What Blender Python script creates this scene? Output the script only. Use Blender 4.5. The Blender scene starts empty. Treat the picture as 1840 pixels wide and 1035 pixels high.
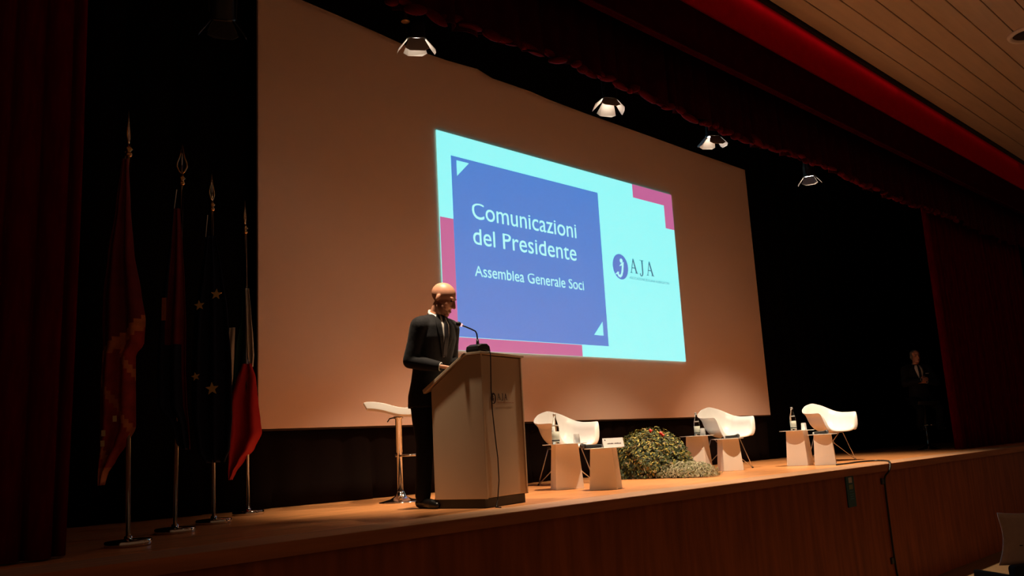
import bpy, bmesh, math, random
from mathutils import Vector, Matrix
random.seed(11)
scene = bpy.context.scene
COL = scene.collection
PI = math.pi

# ------------------------------------------------------------------ camera
YAW, PITCH, ROLL, FPX = .7885, .1787, -.0541, 1564.5
fwd = Vector((math.sin(YAW)*math.cos(PITCH), math.cos(YAW)*math.cos(PITCH), math.sin(PITCH)))
r0 = Vector((math.cos(YAW), -math.sin(YAW), 0)); u0 = r0.cross(fwd)
rt = math.cos(ROLL)*r0 + math.sin(ROLL)*u0; up = -math.sin(ROLL)*r0 + math.cos(ROLL)*u0
cam = bpy.data.cameras.new('camera'); cam.sensor_width = 36; cam.lens = FPX/1840*36; cam.clip_end = 200
camo = bpy.data.objects.new('camera', cam); COL.objects.link(camo)
M = Matrix((rt, up, -fwd)).transposed().to_4x4(); M.translation = (0, 0, .458)
camo.matrix_world = M
scene.camera = camo

# ------------------------------------------------------------------ world (dim warm hall) and exposure
world = bpy.data.worlds.new('world'); scene.world = world; world.use_nodes = True
bg = world.node_tree.nodes['Background']
bg.inputs[0].default_value = (1, .50, .25, 1); bg.inputs[1].default_value = .085
vs = scene.view_settings
vs.view_transform = 'Standard'; vs.look = 'None'; vs.exposure = 0; vs.gamma = 1; vs.use_curve_mapping = False

# ------------------------------------------------------------------ materials
def mat(name, col, rough=.6, metal=0, var=.0, vscale=6, bump=0, bscale=40, emit=None, estr=1, trans=0, stretch=None, spec=.5, sheen=0, ior=1.45):
    m = bpy.data.materials.new(name); m.use_nodes = True
    nt = m.node_tree; b = nt.nodes['Principled BSDF']
    b.inputs['Base Color'].default_value = (*col, 1); b.inputs['Roughness'].default_value = rough
    b.inputs['Metallic'].default_value = metal; b.inputs['Specular IOR Level'].default_value = spec
    b.inputs['Transmission Weight'].default_value = trans; b.inputs['IOR'].default_value = ior
    if sheen: b.inputs['Sheen Weight'].default_value = sheen
    if emit:
        b.inputs['Emission Color'].default_value = (*emit, 1); b.inputs['Emission Strength'].default_value = estr
    if var or bump:
        tc = nt.nodes.new('ShaderNodeTexCoord'); mp = nt.nodes.new('ShaderNodeMapping')
        nt.links.new(tc.outputs['Object'], mp.inputs[0])
        if stretch: mp.inputs['Scale'].default_value = stretch
        if var:
            n = nt.nodes.new('ShaderNodeTexNoise'); n.inputs['Scale'].default_value = vscale; n.inputs['Detail'].default_value = 5
            nt.links.new(mp.outputs[0], n.inputs[0])
            cr = nt.nodes.new('ShaderNodeValToRGB')
            cr.color_ramp.elements[0].position = .3; cr.color_ramp.elements[1].position = .7
            cr.color_ramp.elements[0].color = (*[c*(1-var) for c in col], 1)
            cr.color_ramp.elements[1].color = (*[min(1, c*(1+var)) for c in col], 1)
            nt.links.new(n.outputs[0], cr.inputs[0]); nt.links.new(cr.outputs[0], b.inputs['Base Color'])
        if bump:
            n2 = nt.nodes.new('ShaderNodeTexNoise'); n2.inputs['Scale'].default_value = bscale; n2.inputs['Detail'].default_value = 4
            nt.links.new(mp.outputs[0], n2.inputs[0])
            bp = nt.nodes.new('ShaderNodeBump'); bp.inputs['Strength'].default_value = bump; bp.inputs['Distance'].default_value = .01
            nt.links.new(n2.outputs[0], bp.inputs['Height']); nt.links.new(bp.outputs[0], b.inputs['Normal'])
    return m

MT = {}
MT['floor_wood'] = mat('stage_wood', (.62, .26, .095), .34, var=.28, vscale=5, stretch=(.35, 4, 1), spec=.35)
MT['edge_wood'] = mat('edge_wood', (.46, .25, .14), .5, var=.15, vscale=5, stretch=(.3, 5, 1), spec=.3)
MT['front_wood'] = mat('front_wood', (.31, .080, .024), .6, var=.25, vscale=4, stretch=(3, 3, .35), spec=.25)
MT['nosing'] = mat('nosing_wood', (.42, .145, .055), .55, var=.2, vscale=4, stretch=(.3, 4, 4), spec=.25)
MT['hall_floor'] = mat('hall_carpet', (.22, .13, .06), .9, var=.12, vscale=30, bump=.3, bscale=200)
MT['plank'] = mat('ceiling_plank', (.62, .46, .33), .7, var=.06, vscale=3, stretch=(.3, 4, 1), spec=.2)
MT['groove'] = mat('ceiling_backing', (.05, .03, .02), .9)
MT['dark_trim'] = mat('dark_trim', (.02, .008, .005), .8)
MT['red_fascia'] = mat('red_fascia', (.50, .002, .008), 1, var=.05, vscale=8, spec=0)  # brighter red: light on the upper header put into the colour
MT['header_velvet'] = mat('header_velvet', (.035, .0008, .0022), 1, var=.15, vscale=8, spec=0)  # same header darkened: shade on its lower part put into the colour
MT['valance_velvet'] = mat('valance_velvet', (.046, .0010, .0026), .95, var=.2, vscale=9, spec=.05)
MT['hem_velvet'] = mat('hem_velvet', (.085, .0012, .004), .9, var=.3, vscale=9, spec=.1)  # valance cloth brightened: lamp light on the hem put into the colour
MT['red_velvet'] = mat('red_velvet', (.095, .0006, .0035), 1, var=.25, vscale=9, stretch=(3, 3, .5), spec=0)
MT['black_drape'] = mat('black_drape', (.0035, .0028, .0028), .95, spec=.03)
MT['black_skirt'] = mat('black_skirt', (.010, .006, .005), .95, spec=.03)
MT['screen'] = mat('screen_cloth', (.90, .66, .56), .9, spec=.05, bump=.05, bscale=60)
MT['podium'] = mat('podium_laminate', (.60, .46, .33), .55, var=.04, vscale=2, spec=.3)
MT['podium_base'] = mat('podium_base', (.03, .028, .028), .5)
MT['ink'] = mat('dark_ink', (.035, .008, .012), .6)
MT['suit'] = mat('dark_suit', (.010, .010, .013), .8, var=.2, vscale=40, bump=.15, bscale=30, sheen=.05, spec=.2)
MT['trouser'] = mat('dark_trousers', (.007, .007, .009), .85, bump=.15, bscale=25, spec=.15)
MT['shirt'] = mat('white_shirt', (.75, .72, .70), .8)
MT['tie'] = mat('dark_tie', (.012, .010, .018), .6)
MT['shoe'] = mat('black_leather', (.008, .007, .007), .3)
MT['skin'] = mat('skin', (.56, .27, .18), .45, var=.07, vscale=25, spec=.45)
MT['beard'] = mat('stubble', (.30, .13, .085), .8)
MT['lip'] = mat('lip', (.36, .12, .09), .5)
MT['eye'] = mat('eye', (.05, .03, .02), .2)
MT['hair_grey'] = mat('grey_hair', (.20, .17, .15), .7, bump=.6, bscale=90)
MT['chrome'] = mat('chrome', (.55, .54, .54), .12, metal=1)
MT['steel'] = mat('steel_wire', (.62, .60, .59), .35, metal=.6)
MT['gold'] = mat('brass', (.65, .36, .14), .28, metal=1)
MT['white_shell'] = mat('white_plastic', (.82, .80, .79), .32, spec=.45)
MT['white_table'] = mat('white_lacquer', (.80, .73, .66), .5, spec=.3)
MT['table_top'] = mat('frosted_top', (.82, .80, .78), .25)
MT['black_plastic'] = mat('black_plastic', (.010, .010, .012), .4)
MT['dark_grille'] = mat('mic_grille', (.10, .10, .11), .35, metal=.8, bump=.5, bscale=400)
MT['led'] = mat('mic_led_ring', (.9, .5, .5), .4, emit=(1, .45, .45), estr=1.4)
MT['glass'] = mat('clear_glass', (.90, .97, .95), .03, trans=1, ior=1.3)
MT['tumbler'] = mat('tumbler_glass', (.97, .97, .97), .25, trans=.55, ior=1.2)
MT['label_paper'] = mat('label_paper', (.50, .52, .46), .6)
MT['label_dark'] = mat('label_dark', (.02, .02, .02), .5)
MT['card'] = mat('card', (.80, .74, .74), .6)
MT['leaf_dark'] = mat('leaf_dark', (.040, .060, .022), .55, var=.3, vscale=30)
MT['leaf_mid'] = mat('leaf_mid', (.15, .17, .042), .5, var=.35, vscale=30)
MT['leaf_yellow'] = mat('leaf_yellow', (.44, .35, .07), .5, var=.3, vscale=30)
MT['leaf_grey'] = mat('leaf_grey', (.40, .37, .24), .7, var=.3, vscale=40)
MT['leaf_brown'] = mat('leaf_brown', (.36, .24, .13), .6, var=.3, vscale=30)
MT['soil'] = mat('soil', (.03, .02, .012), .95)
MT['flower'] = mat('red_petal', (.85, .035, .02), .5)
MT['lamp_black'] = mat('lamp_black', (.012, .012, .012), .5)
MT['lamp_door'] = mat('lamp_door', (.55, .50, .46), .6)
MT['lens'] = mat('lamp_lens', (1, .9, .75), .3, emit=(1, .88, .70), estr=40)
MT['flag_red'] = mat('flag_crimson', (.34, .026, .016), .75, var=.3, vscale=14)
MT['flag_gold'] = mat('flag_gold_stripe', (.55, .16, .045), .7, var=.2, vscale=20)
MT['flag_cream'] = mat('flag_cream', (.75, .55, .28), .7)
MT['flag_maroon'] = mat('flag_maroon', (.17, .008, .012), .8, var=.2, vscale=12)
MT['flag_navy'] = mat('flag_navy', (.006, .008, .035), .8)
MT['flag_star'] = mat('flag_star', (.85, .58, .20), .6)
MT['it_green'] = mat('flag_green', (.006, .05, .022), .8)
MT['it_white'] = mat('flag_white', (.62, .55, .46), .8)
MT['it_red'] = mat('flag_red', (.48, .010, .014), .75)
MT['teal'] = mat('sign_teal', (.010, .085, .11), .5)
MT['sign_white'] = mat('sign_white', (.55, .52, .48), .6)
MT['sign_green'] = mat('sign_green', (.20, .24, .12), .6)
MT['sign_ink'] = mat('sign_ink', (.05, .20, .26), .6)
MT['seat_shell'] = mat('seat_shell', (.50, .37, .31), .6, var=.05, vscale=20)
MT['seat_cloth'] = mat('seat_cloth', (.008, .007, .010), .9)
MT['ring'] = mat('downlight_ring', (.80, .66, .55), .4)

def slide_mat(name, col, s=1.0):
    return mat(name, (.45, .42, .40), .9, emit=col, estr=s, spec=.02)
MT['sl_cyan'] = slide_mat('slide_cyan', (.26, .93, .93))
MT['sl_pink'] = slide_mat('slide_pink', (.50, .11, .30))
MT['sl_blue'] = slide_mat('slide_blue', (.035, .20, .62))
MT['sl_text'] = slide_mat('slide_text', (.42, .98, .92))
MT['sl_ink'] = slide_mat('slide_ink', (.012, .16, .26))
MT['sl_logo'] = slide_mat('slide_logo_blue', (.05, .18, .58))

# ------------------------------------------------------------------ helpers
class G:
    def __init__(s): s.v = []; s.f = []; s.m = []
    def add(s, vs, fs, mi=0):
        o = len(s.v); s.v += [tuple(v) for v in vs]; s.f += [tuple(i+o for i in f) for f in fs]; s.m += [mi]*len(fs); return s
    def box(s, c, d, mi=0, rz=0, taper=1):
        vs = []
        for z in (-.5, .5):
            k = taper if z > 0 else 1
            for x, y in ((-.5, -.5), (.5, -.5), (.5, .5), (-.5, .5)):
                X, Y = x*d[0]*k, y*d[1]*k
                vs.append((c[0]+X*math.cos(rz)-Y*math.sin(rz), c[1]+X*math.sin(rz)+Y*math.cos(rz), c[2]+z*d[2]))
        return s.add(vs, [(3, 2, 1, 0), (4, 5, 6, 7), (0, 1, 5, 4), (1, 2, 6, 5), (2, 3, 7, 6), (3, 0, 4, 7)], mi)
    def tube(s, path, rad, n=8, mi=0, cap=True):
        path = [Vector(p) for p in path]
        if not isinstance(rad, (list, tuple)): rad = [rad]*len(path)
        vs = []; ref = None
        for i, p in enumerate(path):
            a = path[max(i-1, 0)]; b = path[min(i+1, len(path)-1)]
            t = (b-a).normalized()
            if ref is None: ref = Vector((0, 0, 1)) if abs(t.z) < .9 else Vector((1, 0, 0))
            x = (ref - t*ref.dot(t)).normalized(); y = t.cross(x); ref = x
            for k in range(n):
                an = 2*PI*k/n; vs.append(p + rad[i]*(x*math.cos(an)+y*math.sin(an)))
        fs = []
        for i in range(len(path)-1):
            for k in range(n): fs.append((i*n+k, i*n+(k+1) % n, (i+1)*n+(k+1) % n, (i+1)*n+k))
        if cap: fs += [tuple(range(n))[::-1], tuple((len(path)-1)*n+k for k in range(n))]
        return s.add(vs, fs, mi)
    def lathe(s, prof, n=20, c=(0, 0, 0), mi=0):
        vs = []; fs = []
        for (r, z) in prof:
            for k in range(n): an = 2*PI*k/n; vs.append((c[0]+r*math.cos(an), c[1]+r*math.sin(an), c[2]+z))
        for i in range(len(prof)-1):
            for k in range(n): fs.append((i*n+k, i*n+(k+1) % n, (i+1)*n+(k+1) % n, (i+1)*n+k))
        if prof[0][0] > 1e-4: fs.append(tuple(range(n))[::-1])
        if prof[-1][0] > 1e-4: fs.append(tuple((len(prof)-1)*n+k for k in range(n)))
        return s.add(vs, fs, mi)
    def prism(s, poly, o, ax, ay, az, th, mi=0):
        o, ax, ay, az = Vector(o), Vector(ax), Vector(ay), Vector(az); n = len(poly)
        a = [o+ax*p[0]+ay*p[1] for p in poly]; b = [q+az*th for q in a]
        fs = [tuple(range(n)), tuple(range(2*n-1, n-1, -1))] + [(i, n+i, n+(i+1) % n, (i+1) % n) for i in range(n)]
        return s.add(a+b, fs, mi)
    def ell(s, c, r, nu=16, nv=10, rot=None, mi=0):
        vs = []; fs = []; c = Vector(c)
        for i in range(nv+1):
            th = PI*i/nv
            for k in range(nu):
                ph = 2*PI*k/nu
                v = Vector((r[0]*math.sin(th)*math.cos(ph), r[1]*math.sin(th)*math.sin(ph), r[2]*math.cos(th)))
                if rot: v = rot @ v
                vs.append(c+v)
        for i in range(nv):
            for k in range(nu): fs.append((i*nu+k, (i+1)*nu+k, (i+1)*nu+(k+1) % nu, i*nu+(k+1) % nu))
        return s.add(vs, fs, mi)
    def limb(s, pts, rad, n=14):
        for i in range(len(pts)-1): s.tube([pts[i], pts[i+1]], [rad[i], rad[i+1]], n)
        for p, r in zip(pts, rad): s.ell(p, (r, r, r), 12, 8)
        return s
    def loft(s, rings, n=28):   # rings: (cx, cy, cz, rx, ry)
        vs = []; fs = []
        for (cx, cy, cz, rx, ry) in rings:
            for k in range(n):
                an = 2*PI*k/n; c_, s_ = math.cos(an), math.sin(an)
                e = .85
                vs.append((cx+rx*math.copysign(abs(c_)**e, c_), cy+ry*math.copysign(abs(s_)**e, s_), cz))
        for i in range(len(rings)-1):
            for k in range(n): fs.append((i*n+k, i*n+(k+1) % n, (i+1)*n+(k+1) % n, (i+1)*n+k))
        fs += [tuple(range(n))[::-1], tuple((len(rings)-1)*n+k for k in range(n))]
        return s.add(vs, fs)
    def build(s, name, mats, parent=None, smooth=False, loc=None, rz=None, fix=True):
        me = bpy.data.meshes.new(name); me.from_pydata(s.v, [], s.f)
        if not isinstance(mats, (list, tuple)): mats = [mats]
        for m in mats: me.materials.append(MT[m])
        for p, i in zip(me.polygons, s.m): p.material_index = i; p.use_smooth = smooth
        if fix:
            bm = bmesh.new(); bm.from_mesh(me); bmesh.ops.recalc_face_normals(bm, faces=bm.faces); bm.to_mesh(me); bm.free()
        o = bpy.data.objects.new(name, me); COL.objects.link(o); o.parent = parent
        if loc: o.location = loc
        if rz is not None: o.rotation_euler.z = rz
        return o

def tag(o, label=None, cat=None, group=None, kind=None):
    if label: o['label'] = label
    if cat: o['category'] = cat
    if group: o['group'] = group
    if kind: o['kind'] = kind
    return o
def thing(name, label, cat, loc=(0, 0, 0), rz=0, group=None):
    o = bpy.data.objects.new(name, None); COL.objects.link(o); o.empty_display_size = .1
    o.location = loc; o.rotation_euler.z = rz
    return tag(o, label, cat, group)
def copy_tree(o, parent=None):
    c = o.copy(); COL.objects.link(c); c.parent = parent
    for ch in list(o.children): copy_tree(ch, c)
    return c
def bevel(o, w=.004, seg=2):
    m = o.modifiers.new('bevel', 'BEVEL'); m.width = w; m.segments = seg; m.limit_method = 'ANGLE'; return o
def bake_remesh(o, voxel, smooth_it=4, fac=.5):
    m = o.modifiers.new('r', 'REMESH'); m.mode = 'VOXEL'; m.voxel_size = voxel; m.use_smooth_shade = True
    if smooth_it:
        m2 = o.modifiers.new('s', 'SMOOTH'); m2.factor = fac; m2.iterations = smooth_it
    dg = bpy.context.evaluated_depsgraph_get(); dg.update()
    me = bpy.data.meshes.new_from_object(o.evaluated_get(dg))
    o.modifiers.clear(); mats = [m for m in o.data.materials]; old = o.data; o.data = me
    me.materials.clear()
    for m in mats: me.materials.append(m)
    for p in me.polygons: p.use_smooth = True
    bpy.data.meshes.remove(old); return o
def interp(tab, x):
    if x <= tab[0][0]: return tab[0][1:]
    for a, b in zip(tab, tab[1:]):
        if x <= b[0]:
            t = (x-a[0])/(b[0]-a[0]); t = t*t*(3-2*t)*.5+t*.5
            return tuple(p+(q-p)*t for p, q in zip(a[1:], b[1:]))
    return tab[-1][1:]

YF = 4.48          # stage front edge
ZH = -1.47         # hall floor

# ------------------------------------------------------------------ structure
g = G().box((9.5, (4.86+8.2)/2, -.04), (23, 8.2-4.86, .08))
stage = tag(g.build('floor', 'floor_wood'), 'orange brown wooden stage floor', kind='structure')
tag(G().box((9.5, (YF+4.858)/2, -.04), (23, 4.858-YF, .08)).build('edge_board', 'edge_wood', stage))
tag(G().box((9.5, YF-.006, -.042), (23, .012, .08)).build('nosing', 'nosing', stage))
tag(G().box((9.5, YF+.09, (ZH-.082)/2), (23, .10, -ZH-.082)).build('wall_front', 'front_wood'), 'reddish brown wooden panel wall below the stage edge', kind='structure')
tag(G().box((8.5, .5, ZH-.05), (26, 8.1, .1)).build('floor_hall', 'hall_floor'), 'beige hall floor in front of the stage', kind='structure')
# ceiling: backing and planks
ceil = tag(G().box((9.5, 1.2, 5.44), (23, 6.3, .06)).build('ceiling', 'groove'), 'plank ceiling over the hall', kind='structure')
pm = None
for i in range(20):
    y = 4.36-.2745*(i+.5)
    if pm is None:
        pl = bevel(G().box((0, 0, 0), (23, .262, .035)).build('plank', 'plank', ceil), .004, 1); pm = pl.data
    else:
        pl = bpy.data.objects.new('plank', pm); COL.objects.link(pl); pl.parent = ceil; bevel(pl, .004, 1)
    pl.location = (9.5, y, 5.375)
tag(G().box((9.5, 4.385, 5.37), (23, .035, .11)).build('trim_1', 'dark_trim'), 'dark edge trim along the plank ceiling', kind='structure')  # added strip for the dark gap; also hides the header lights
# red header above the stage opening
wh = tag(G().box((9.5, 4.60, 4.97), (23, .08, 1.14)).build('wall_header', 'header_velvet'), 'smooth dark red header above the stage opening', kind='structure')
bevel(G().box((9.5, 4.552, 5.215), (23, .03, .62)).build('fascia', 'red_fascia', wh), .014, 3)  # added band carrying the painted light of the upper header
tag(G().tube([(-2, 4.565, 4.405), (21, 4.565, 4.405)], .009, 8).build('trim_2', 'valance_velvet'), 'thin red piping along the header bottom', kind='structure')
# stage house
tag(G().box((9.5, 8.25, 3.4), (23, .1, 7)).build('wall_back', 'black_drape'), 'black back wall of the stage', kind='structure')
tag(G().box((-2.05, 6.4, 3.4), (.1, 3.6, 7)).build('wall_left', 'black_drape'), 'black side wall of the stage', kind='structure')
tag(G().box((21.05, 6.4, 3.4), (.1, 3.6, 7)).build('wall_right', 'black_drape'), 'black side wall of the stage beyond the red curtain', kind='structure')
tag(G().box((9.5, 6.45, 6.95), (23, 3.7, .1)).build('ceiling_stage', 'black_drape'), 'black void ceiling above the stage', kind='structure')

# ------------------------------------------------------------------ spot helper and added header lights
def spot(name, loc, target, power, cone, blend=.5, col=(1, .76, .50), rad=.05):
    l = bpy.data.lights.new(name, 'SPOT'); l.energy = power; l.color = col; l.spot_size = math.radians(cone); l.spot_blend = blend; l.shadow_soft_size = rad
    o = bpy.data.objects.new(name, l); COL.objects.link(o); o.location = loc
    o.rotation_euler = (Vector(target)-Vector(loc)).to_track_quat('-Z', 'Y').to_euler(); return o
# added unseen area lights that brighten the top of the red header
for cx, e in ((2, .42), (4, .42), (6, .42), (8, .40), (10, .34), (12, .25), (14, .15), (16, .09), (18, .06)):
    l = bpy.data.lights.new('cove_lamp', 'AREA'); l.shape = 'RECTANGLE'; l.size = 2.0; l.size_y = .04; l.energy = e; l.color = (1, .75, .55)
    o = bpy.data.objects.new('cove_lamp', l); COL.objects.link(o); o.location = (cx, 4.47, 5.41)
    o.rotation_euler = (math.radians(38), 0, 0)

# ------------------------------------------------------------------ drapes
def pleats(x0, x1, y, z0, z1, n_per_m, amp, seed, zs=10, hem=None, lean=0):
    rnd = random.Random(seed); L = x1-x0; nf = int(L*n_per_m)
    knots = [0]
    for i in range(nf): knots.append(knots[-1]+rnd.uniform(.6, 1.4))
    knots = [k/knots[-1]*L for k in knots]; amps = [amp*rnd.uniform(.5, 1.2) for _ in knots]
    xs = []
    for i in range(nf):
        for k in range(6):
            t = k/6; xs.append((knots[i]+(knots[i+1]-knots[i])*t, -amps[i]*math.sin(PI*t)**.8, i))
    xs.append((L, 0, nf-1))
    vs = []; fs = []; n = len(xs)
    for j in range(zs+1):
        t = j/zs
        for i, (x, d, fi) in enumerate(xs):
            zb = z0 + (hem(x0+x, fi) if hem else 0)
            z = zb+(z1-zb)*t
            k = 1-.35*t
            vs.append((x0+x+.012*math.sin(5*t+i*.05), y+d*k+.03*math.sin(fi*1.7+t*2)*(1-t)+lean*(1-t), z))
    for j in range(zs):
        for i in range(n-1): fs.append((j*n+i, j*n+i+1, (j+1)*n+i+1, (j+1)*n+i))
    return G().add(vs, fs)
def thick(o, t=.006):
    m = o.modifiers.new('solid', 'SOLIDIFY'); m.thickness = t; m.offset = 0; return o

tag(thick(pleats(-.6, 1.68, 5.12, .01, 5.6, 9, .09, 1).build('stage_curtain', 'red_velvet', smooth=True)), 'dark red velvet stage curtain hanging beside the flags', 'curtain', 'red stage curtains')
tag(thick(pleats(15.40, 20.6, 5.25, .01, 5.6, 7, .10, 2).build('stage_curtain', 'red_velvet', smooth=True)), 'dark red velvet stage curtain behind the cable, beside the man with folded arms', 'curtain', 'red stage curtains')
rv = random.Random(5); hv = [rv.uniform(-.035, .05) for _ in range(400)]
val = pleats(-1.5, 20.5, 4.95, 3.87, 5.6, 4.2, .07, 3, zs=14, hem=lambda x, fi: hv[fi]*.9+.03*math.sin(x*1.3))
valo = thick(val.build('valance', 'valance_velvet', smooth=True))
tag(valo, 'long dark red pleated valance across the top of the stage', 'valance')
# gathered hem puffs of the valance (parts)
gp = G()
rp = random.Random(9); x = 2.2; pm = None
while x < 16:
    w = rp.uniform(.08, .34)
    zc = 3.895+.03*math.sin(x*1.3)+rp.uniform(-.025, .025)
    o = G().ell((0, 0, 0), (w*.55, .04, .035), 10, 6).build('hem_puff', 'hem_velvet', valo, True) if pm is None else bpy.data.objects.new('hem_puff', pm)
    if pm is not None: COL.objects.link(o); o.parent = valo
    else: pm = o.data; W0 = w
    o.location = (x, 4.905, zc); o.scale = (w/W0, rp.uniform(.7, 1.2), rp.uniform(.7, 1.3))
    o.rotation_euler = (0, rp.uniform(-.3, .3), 0)
    x += w*rp.uniform(.65, 1.05)

# black masking drapes
tag(thick(pleats(4.02, 13.55, 7.56, .005, .80, 3, .05, 21, zs=4).build('skirt_drape', 'black_skirt', smooth=True)), 'black skirt drape below the projection screen', 'drape')
tag(thick(pleats(-1.5, 4.1, 7.62, .005, 6.6, 3, .06, 22, zs=6).build('wing_drape', 'black_drape', smooth=True)), 'black wing drape behind the row of flags', 'drape', 'black wing drapes')
tag(thick(pleats(13.5, 20.8, 7.62, .005, 6.6, 3, .06, 23, zs=6).build('wing_drape', 'black_drape', smooth=True)), 'black wing drape behind the man with folded arms', 'drape', 'black wing drapes')
# black border with a slightly sagging lower edge over the screen top
bt = [(4.0, 5.20), (4.5, 5.18), (5.0, 5.15), (5.5, 5.115), (6.0, 5.07), (6.55, 5.075), (7.05, 5.105), (7.3, 5.05), (8.0, 5.055), (8.35, 5.03), (9.2, 5.015), (10.5, 5.01), (11.7, 5.0), (13.5, 5.0)]
gb = G(); vs = []
for x, z in bt: vs += [(x, 7.40, z), (x, 7.40, 6.8)]
gb.add(vs, [(2*i, 2*i+2, 2*i+3, 2*i+1) for i in range(len(bt)-1)])
tag(thick(gb.build('border_drape', 'black_drape'), .01), 'black border drape over the top of the screen', 'drape')

# ------------------------------------------------------------------ projection screen and slide
sc = thing('projection_screen', 'huge pale projection screen hanging at the back of the stage', 'screen', (8.78, 7.45, .73))
bevel(G().box((0, .015, 2.3), (9.42, .03, 4.6)).build('screen_cloth', 'screen', sc), .004, 1)
G().tube([(-4.71, .02, 0), (4.71, .02, 0)], .018, 8).build('bottom_bar', 'dark_trim', sc)
SX, SZ, SY = 6.36, 1.56, 7.432
sl = thing('projected_slide', 'bright cyan, blue and pink slide glowing on the screen', 'slide', (SX, SY, SZ))
def plate(name, poly, lvl, m, parent=sl, th=.0015):
    return G().prism(poly, (0, -.002*lvl, 0), (1, 0, 0), (0, 0, 1), (0, 1, 0), th).build(name, m, parent)
W, H = 4.74, 2.60
plate('background', [(0, 0), (W, 0), (W, H), (0, H)], 0, 'sl_cyan', th=.008)
plate('pink_corner', [(0, 0), (2.365, 0), (2.365, .15), (.21, .15), (.21, 1.545), (0, 1.545)], 1, 'sl_pink')
plate('pink_corner', [(3.745, H), (3.745, 2.395), (4.515, 2.395), (4.515, 2.035), (W, 2.035), (W, H)], 1, 'sl_pink')
blue = plate('blue_panel', [(.205, .155), (2.92, .155), (2.92, 2.325), (.205, 2.325)], 2, 'sl_blue')
plate('triangle', [(.29, 2.28), (.29, 2.086), (.489, 2.28)], 3, 'sl_cyan')
plate('triangle', [(2.822, .487), (2.822, .297), (2.626, .297)], 3, 'sl_cyan')
def glyph_height(ch):
    cu = bpy.data.curves.new('t', 'FONT'); cu.body = ch; cu.size = 1
    to = bpy.data.objects.new('t', cu); COL.objects.link(to)
    dg = bpy.context.evaluated_depsgraph_get(); dg.update()
    me = bpy.data.meshes.new_from_object(to.evaluated_get(dg)); h = max(v.co.y for v in me.vertices)
    bpy.data.objects.remove(to); bpy.data.curves.remove(cu); bpy.data.meshes.remove(me); return h
GX, GH = glyph_height('x'), glyph_height('H')
def text(name, s, x0, x1, zb, cap, m, parent, lvl=3, bold=0, ax=(1, 0, 0), az=(0, 1, 0), org=(0, 0, 0), step=.002, ex=.0006, split=True):
    cu = bpy.data.curves.new('t', 'FONT'); cu.body = s; cu.size = 1; cu.offset = bold; cu.resolution_u = 4
    to = bpy.data.objects.new('t', cu); COL.objects.link(to)
    dg = bpy.context.evaluated_depsgraph_get(); dg.update()
    me = bpy.data.meshes.new_from_object(to.evaluated_get(dg)); bpy.data.objects.remove(to); bpy.data.curves.remove(cu)
    xs = [v.co.x for v in me.vertices]; a, b = min(xs), max(xs)
    # cap height of the built in face
    k = (x1-x0)/(b-a); low = s != s.upper()
    def fy(y):      # tall lower-case letters as on the slide
        if not low: return y/GH*cap
        if y <= GX: return y/GX*cap*.755
        return cap*(.755+.245*(y-GX)/(GH-GX))
    ax, az, org = Vector(ax), Vector(az), Vector(org)
    for v in me.vertices:
        X, Z = x0+(v.co.x-a)*k, zb+fy(v.co.y)
        v.co = org + ax*X + Vector((0, 0, Z)) - az*step*lvl
    words_ = s.split()
    if len(words_) > 1 and split:
        bm = bmesh.new(); bm.from_mesh(me); bm.verts.ensure_lookup_table(); seen = set(); isl = []
        for v in bm.verts:
            if v in seen: continue
            st_, comp = [v], []; seen.add(v)
            while st_:
                q = st_.pop(); comp.append(q)
                for e in q.link_edges:
                    w = e.other_vert(q)
                    if w not in seen: seen.add(w); st_.append(w)
            xs_ = [q.co.dot(ax) for q in comp]; isl.append((min(xs_), max(xs_), comp))
        isl.sort(key=lambda t: t[0]); gaps = []; mx = isl[0][1]
        for i in range(1, len(isl)): gaps.append((isl[i][0]-mx, i)); mx = max(mx, isl[i][1])
        cuts = sorted(i for _, i in sorted(gaps, reverse=True)[:len(words_)-1]); out = []
        for a_, b_ in zip([0]+cuts, cuts+[len(isl)]):
            keep = set(q for t in isl[a_:b_] for q in t[2]); idx = {}; gm = G(); vs_ = []
            for q in keep: idx[q] = len(vs_); vs_.append(tuple(q.co))
            gm.add(vs_, [tuple(idx[q] for q in f.verts) for f in bm.faces if f.verts[0] in keep])
            o = gm.build(name, m, parent, fix=False); so = o.modifiers.new('s', 'SOLIDIFY'); so.thickness = ex; so.offset = 0; out.append(o)
        bm.free(); return out
    me.materials.append(MT[m]); o = bpy.data.objects.new(name, me); COL.objects.link(o); o.parent = parent
    so = o.modifiers.new('s', 'SOLIDIFY'); so.thickness = ex; so.offset = 0
    return o
text('title_word', 'Comunicazioni', .505, 2.40, 1.598, .195, 'sl_text', sl)
text('title_word', 'del Presidente', .505, 2.37, 1.282, .195, 'sl_text', sl)
text('subtitle_word', 'Assemblea Generale Soci', .505, 2.48, .892, .125, 'sl_text', sl)

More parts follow.
